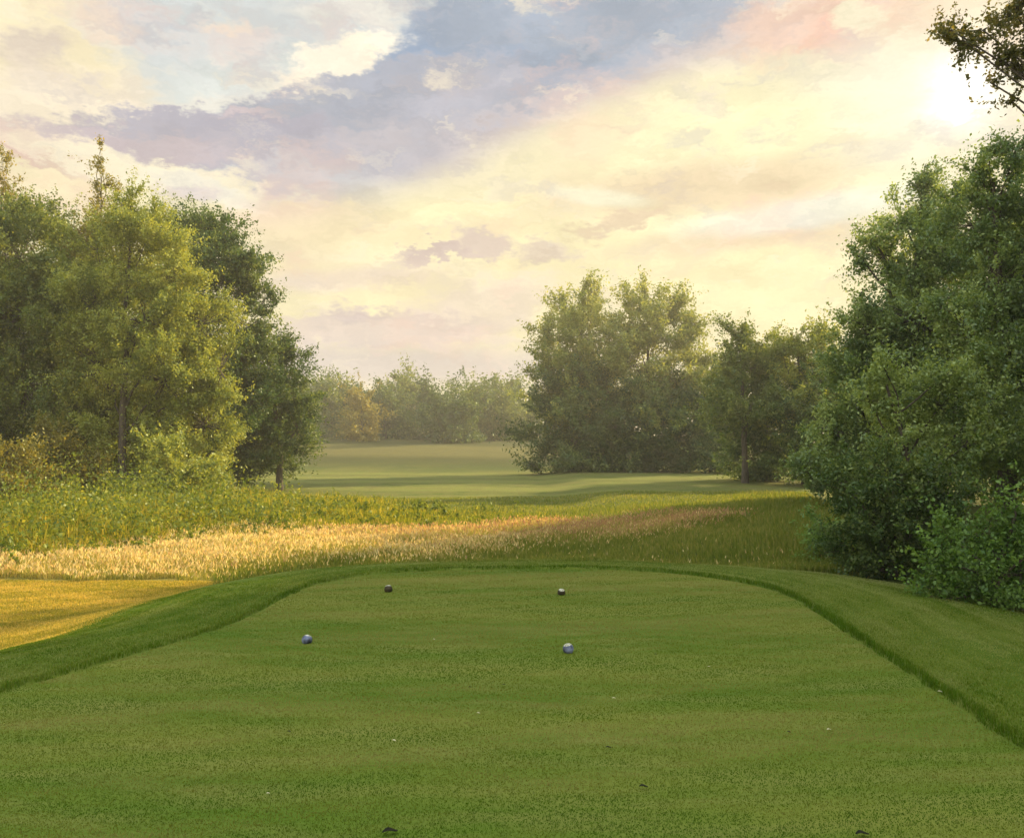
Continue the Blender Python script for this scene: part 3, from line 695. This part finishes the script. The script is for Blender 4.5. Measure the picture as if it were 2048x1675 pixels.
# ------------------------------------------------------------------ sky
def lin(c):
    return tuple(((x / 255) / 12.92 if x / 255 <= .04045 else ((x / 255 + .055) / 1.055) ** 2.4) for x in c)
W = bpy.data.worlds.new('World'); SC.world = W; W.use_nodes = True
W.node_tree.nodes.clear(); T = NT(W.node_tree)
outw = T.new('ShaderNodeOutputWorld'); bg = T.new('ShaderNodeBackground'); T.l.new(bg.outputs[0], outw.inputs[0])
gen = T.new('ShaderNodeTexCoord').outputs['Generated']
nrm = T.vmath('NORMALIZE', gen)
s3 = T.new('ShaderNodeSeparateXYZ'); T.l.new(nrm, s3.inputs[0])
az = T.math('MULTIPLY', T.math('ARCTAN2', s3.outputs[0], s3.outputs[1]), 180 / math.pi)
el = T.math('MULTIPLY', T.math('ARCSINE', s3.outputs[2]), 180 / math.pi)
cmb = T.new('ShaderNodeCombineXYZ'); T.l.new(az, cmb.inputs[0]); T.l.new(el, cmb.inputs[1])
AE = cmb.outputs[0]
st = T.new('ShaderNodeMapping'); T.l.new(AE, st.inputs[0]); st.inputs['Scale'].default_value = (.055, .11, 1)
nA = T.noise(st.outputs[0], 1.6, 6, .6, 1)
nB = T.noise(st.outputs[0], 6.0, 6, .62, 1)
half = T.new('ShaderNodeCombineXYZ')
for i in range(3): half.inputs[i].default_value = .5
wA = T.vmath('MULTIPLY', T.vmath('SUBTRACT', nA, half.outputs[0]), (5.0, 3.2, 0))
wB = T.vmath('MULTIPLY', T.vmath('SUBTRACT', nB, half.outputs[0]), (3.8, 3.0, 0))
nC = T.noise(st.outputs[0], 21.0, 5, .6, 1)
wC = T.vmath('MULTIPLY', T.vmath('SUBTRACT', nC, half.outputs[0]), (2.4, 2.1, 0))
WP = T.vmath('ADD', T.vmath('ADD', T.vmath('ADD', AE, wA), wB), wC)
WS = T.vmath('ADD', AE, T.vmath('MULTIPLY', T.vmath('SUBTRACT', nA, half.outputs[0]), (4.0, 1.8, 0)))
def ae(px, py):
    d = ray(px, py); d = d / np.linalg.norm(d)
    return math.degrees(math.atan2(d[0], d[1])), math.degrees(math.asin(d[2]))
DEG = 1700 * math.pi / 180          # ~29.7 px per degree
# base: Nishita for the clear part
sky = T.new('ShaderNodeTexSky', sky_type='NISHITA'); sky.sun_disc = False
sky.sun_elevation = SUN_EL; sky.sun_rotation = SUN_AZ; sky.air_density = 1.2; sky.dust_density = 3.0
nish = T.mix(1.0, sky.outputs[0], c3(.14, .14, .14), 'MULTIPLY')
col = T.mix(T.rng(el, 24, 60, .93, .55, True), nish, c3(*lin((214, 222, 224))))
# warm veil low down, strongest towards the sun's side
warm = T.math('MULTIPLY', T.rng(T.vmath('ADD', WS, (0, 0, 0)) and el, 32, 12, 0, 1, True), T.rng(az, -75, -25, .6, 1, True))
col = T.mix(warm, col, c3(*lin((258, 245, 196))))
blobs = [
 # px, py, rx, ry, rot(deg, + = rising right), colour, softness, opacity, billow(1)/smooth(0)
 (480, 120, 560, 150, 8, (219, 223, 222), .5, .97, 0),
 (620, 190, 330, 70, 10, (236, 240, 230), .6, .7, 0),
 (-60, 160, 260, 190, 0, (262, 246, 204), .22, .95, 1),
 (150, 235, 180, 70, 5, (255, 240, 214), .3, .85, 1),
 (60, 100, 60, 40, 20, (222, 205, 200), .6, .6, 1),
 (190, 60, 70, 18, -25, (250, 240, 220), .4, .8, 1),
 (700, 10, 120, 22, 0, (255, 248, 232), .5, .7, 1),
 (320, 60, 40, 10, 20, (185, 196, 204), .8, .6, 1),
 # cream rim, then the long blue grey cloud
 (690, 118, 130, 46, 18, (268, 256, 232), .2, .95, 1),
 (470, 215, 150, 32, 14, (246, 240, 226), .3, .8, 1),
 (1330, 60, 520, 120, 10, (214, 208, 214), .35, .95, 1),
 (1040, 170, 400, 145, 14, (166, 180, 198), .09, .98, 1),
 (940, 75, 190, 90, 25, (160, 177, 200), .2, .9, 1),
 (740, 240, 330, 95, 12, (184, 187, 198), .1, .95, 1),
 (1210, 22, 380, 75, 2, (176, 186, 200), .25, .85, 1),
 (420, 268, 260, 46, 4, (190, 186, 196), .16, .95, 1),
 (230, 275, 200, 26, 2, (214, 198, 198), .35, .8, 1),
 (80, 290, 150, 26, -6, (230, 190, 182), .4, .8, 1),
 (820, 325, 330, 72, 8, (200, 197, 204), .25, .9, 1),
 (640, 360, 170, 36, 0, (208, 206, 208), .3, .8, 1),
 (1080, 290, 300, 60, 16, (222, 208, 204), .5, .7, 1),
 (1420, 150, 330, 70, 16, (236, 216, 206), .6, .7, 1),
 (520, 222, 60, 12, 10, (232, 212, 208), .5, .6, 1),
 (930, 200, 130, 24, 14, (204, 200, 208), .7, .6, 1),
 # bright breaks on the left under the cloud
 (300, 335, 230, 30, -6, (264, 252, 218), .35, .95, 1),
 (420, 375, 110, 24, -14, (255, 248, 228), .35, .9, 1),
 (380, 385, 60, 18, 0, (222, 208, 208), .5, .7, 1),
 (640, 440, 170, 36, 4, (244, 214, 196), .6, .8, 0),
 (640, 500, 160, 24, 0, (244, 222, 200), .6, .6, 0),
 # warm lower sky
 (1050, 420, 420, 90, 8, (262, 249, 200), .5, .9, 0),
 (1300, 250, 420, 60, 14, (260, 248, 204), .5, .85, 0),
 (1680, 260, 420, 140, 4, (264, 256, 208), .6, .95, 0),
 (1400, 370, 300, 46, 2, (243, 220, 184), .5, .85, 0),
 (1230, 440, 100, 18, 10, (236, 212, 182), .4, .8, 1),
 (1480, 470, 260, 24, 5, (246, 224, 190), .5, .7, 0),
 (1200, 390, 90, 16, -8, (255, 250, 218), .5, .8, 0),
 (1620, 420, 220, 26, 4, (255, 255, 236), .5, .8, 0),
 (760, 470, 260, 30, 2, (258, 240, 196), .6, .7, 0),
 (860, 518, 85, 15, 2, (216, 196, 188), .3, .9, 1),
 (960, 496, 60, 26, 4, (230, 210, 196), .4, .9, 1),
 (1090, 505, 60, 18, 4, (236, 216, 198), .5, .8, 1),
 (700, 560, 200, 26, 4, (247, 226, 204), .6, .8, 0),
 (760, 600, 150, 22, 8, (262, 247, 200), .5, .9, 1),
 (960, 620, 160, 60, 12, (244, 226, 204), .4, .85, 1),
 (760, 665, 230, 38, 2, (234, 216, 204), .35, .9, 1),
 (690, 640, 60, 24, 0, (230, 212, 204), .4, .8, 1),
 (1000, 690, 60, 14, 0, (250, 232, 214), .5, .7, 1),
 (800, 735, 420, 40, 0, (220, 208, 202), .7, .9, 0),
 # pinkish patches top right
 (1640, 40, 140, 50, 0, (250, 212, 188), .5, .9, 1),
 (1680, 80, 50, 34, 0, (242, 194, 174), .6, .7, 1),
 (1560, 45, 80, 26, -6, (248, 218, 200), .6, .6, 1),
 (1840, 22, 110, 30, 0, (246, 200, 174), .6, .7, 1),
 (1720, 30, 36, 30, 0, (255, 250, 216), .5, .8, 1),
 (1800, 130, 200, 40, 0, (255, 244, 214), .7, .8, 0),
 (1980, 120, 130, 200, 0, (255, 232, 190), .8, .7, 0),
 (1880, 190, 150, 110, 0, (262, 258, 236), .9, .9, 0),
 (1905, 180, 52, 52, 0, (310, 306, 290), .9, 1.0, 0),
]
for px, py, rx, ry, rot, c, soft, op, bil in blobs:
    a0, e0 = ae(px, py)
    mp = T.new('ShaderNodeMapping', vector_type='TEXTURE'); T.l.new(WP if bil else WS, mp.inputs[0])
    mp.inputs['Location'].default_value = (a0, e0, 0); mp.inputs['Rotation'].default_value = (0, 0, math.radians(rot))
    mp.inputs['Scale'].default_value = (rx / DEG, ry / DEG, 1)
    ln = T.new('ShaderNodeVectorMath', operation='LENGTH'); T.l.new(mp.outputs[0], ln.inputs[0])
    mk = T.rng(ln.outputs['Value'], 1 + soft, 1 - soft, 0, op, True)
    col = T.mix(mk, col, c3(*lin(c)))
# fine streaks within the clouds
fs = T.new('ShaderNodeMapping'); T.l.new(WP, fs.inputs[0]); fs.inputs['Scale'].default_value = (.10, .34, 1); fs.inputs['Rotation'].default_value = (0, 0, -.15)
fn = T.noise(fs.outputs[0], 1.6, 5, .6)
kk = T.rng(fn, .3, .7, .84, 1.09); cc = T.new('ShaderNodeCombineXYZ')
for i in range(3): T.l.new(kk, cc.inputs[i])
col = T.mix(1.0, col, cc.outputs[0], 'MULTIPLY')
pm = T.new('ShaderNodeMapping'); T.l.new(WP, pm.inputs[0]); pm.inputs['Scale'].default_value = (.085, .20, 1); pm.inputs['Rotation'].default_value = (0, 0, -.12)
p1 = T.noise(pm.outputs[0], 1.7, 7, .62)
p2 = T.noise(T.vmath('ADD', pm.outputs[0], (7.3, 2.1, 0)), 2.3, 7, .62)
col = T.mix(T.math('MULTIPLY', T.rng(p1, .50, .68, 0, .5, True), T.rng(el, 9, 20, .45, 1)), col, c3(*lin((206, 196, 196))))
col = T.mix(T.rng(p2, .54, .70, 0, .5, True), col, c3(*lin((262, 247, 216))))
p3 = T.noise(T.vmath('ADD', pm.outputs[0], (1.3, 9.1, 0)), 1.1, 5, .6)
col = T.mix(T.rng(p3, .52, .68, 0, .32, True), col, c3(*lin((252, 208, 186))))
boost = T.math('MULTIPLY', T.rng(el, 30, 60, 1.0, 2.0, True), T.rng(T.math('ABSOLUTE', az), 50, 100, 1.0, 1.9, True)); cb = T.new('ShaderNodeCombineXYZ')  # sky out of view brightened overhead and behind the camera as added fill
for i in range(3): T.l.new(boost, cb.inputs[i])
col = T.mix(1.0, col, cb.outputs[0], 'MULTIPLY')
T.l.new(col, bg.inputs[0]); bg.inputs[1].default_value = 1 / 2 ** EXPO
W.cycles.sampling_method = 'MANUAL'; W.cycles.sample_map_resolution = 512

m, T = new_mat('haze_air')
v = T.new('ShaderNodeVolumePrincipled'); v.inputs['Color'].default_value = c3(1.0, .96, .86); v.inputs['Density'].default_value = HAZE; v.inputs['Anisotropy'].default_value = .45
T.l.new(v.outputs[0], T.out.inputs['Volume'])
bv = np.array([(x, y, z) for x in (-1, 1) for y in (-1, 1) for z in (-1, 1)], float) * np.array([4200, 4200, 14]) + np.array([0, 0, 1])
bf = np.array([(0, 1, 3, 2), (4, 6, 7, 5), (0, 4, 5, 1), (2, 3, 7, 6), (0, 2, 6, 4), (1, 5, 7, 3)])
hz = link('haze', mesh_np('haze', bv, bf, 4, m)); hz['kind'] = 'stuff'

# ------------------------------------------------------------------ sun, camera, view
sl = bpy.data.lights.new('sun', 'SUN'); sl.energy = 5.0; sl.angle = math.radians(.6); sl.color = (1, .77, .43)
so = bpy.data.objects.new('sun', sl); COL.objects.link(so)
dv = Vector((math.sin(SUN_AZ) * math.cos(SUN_EL), math.cos(SUN_AZ) * math.cos(SUN_EL), math.sin(SUN_EL)))
so.rotation_euler = dv.to_track_quat('Z', 'Y').to_euler()
cam = bpy.data.cameras.new('camera'); co = bpy.data.objects.new('camera', cam); COL.objects.link(co)
cam.sensor_width = 36; cam.lens = F / 2048 * 36; co.location = (0, 0, CAMZ); co.rotation_euler = (math.pi / 2 + PITCH, 0, 0)
cam.clip_end = 30000; cam.clip_start = .05
SC.camera = co
SC.view_settings.view_transform = 'Standard'; SC.view_settings.look = 'None'; SC.view_settings.exposure = EXPO; SC.view_settings.gamma = 1
SC.cycles.max_bounces = 6; SC.cycles.transparent_max_bounces = 4; SC.cycles.diffuse_bounces = 3; SC.cycles.glossy_bounces = 2; SC.cycles.transmission_bounces = 3
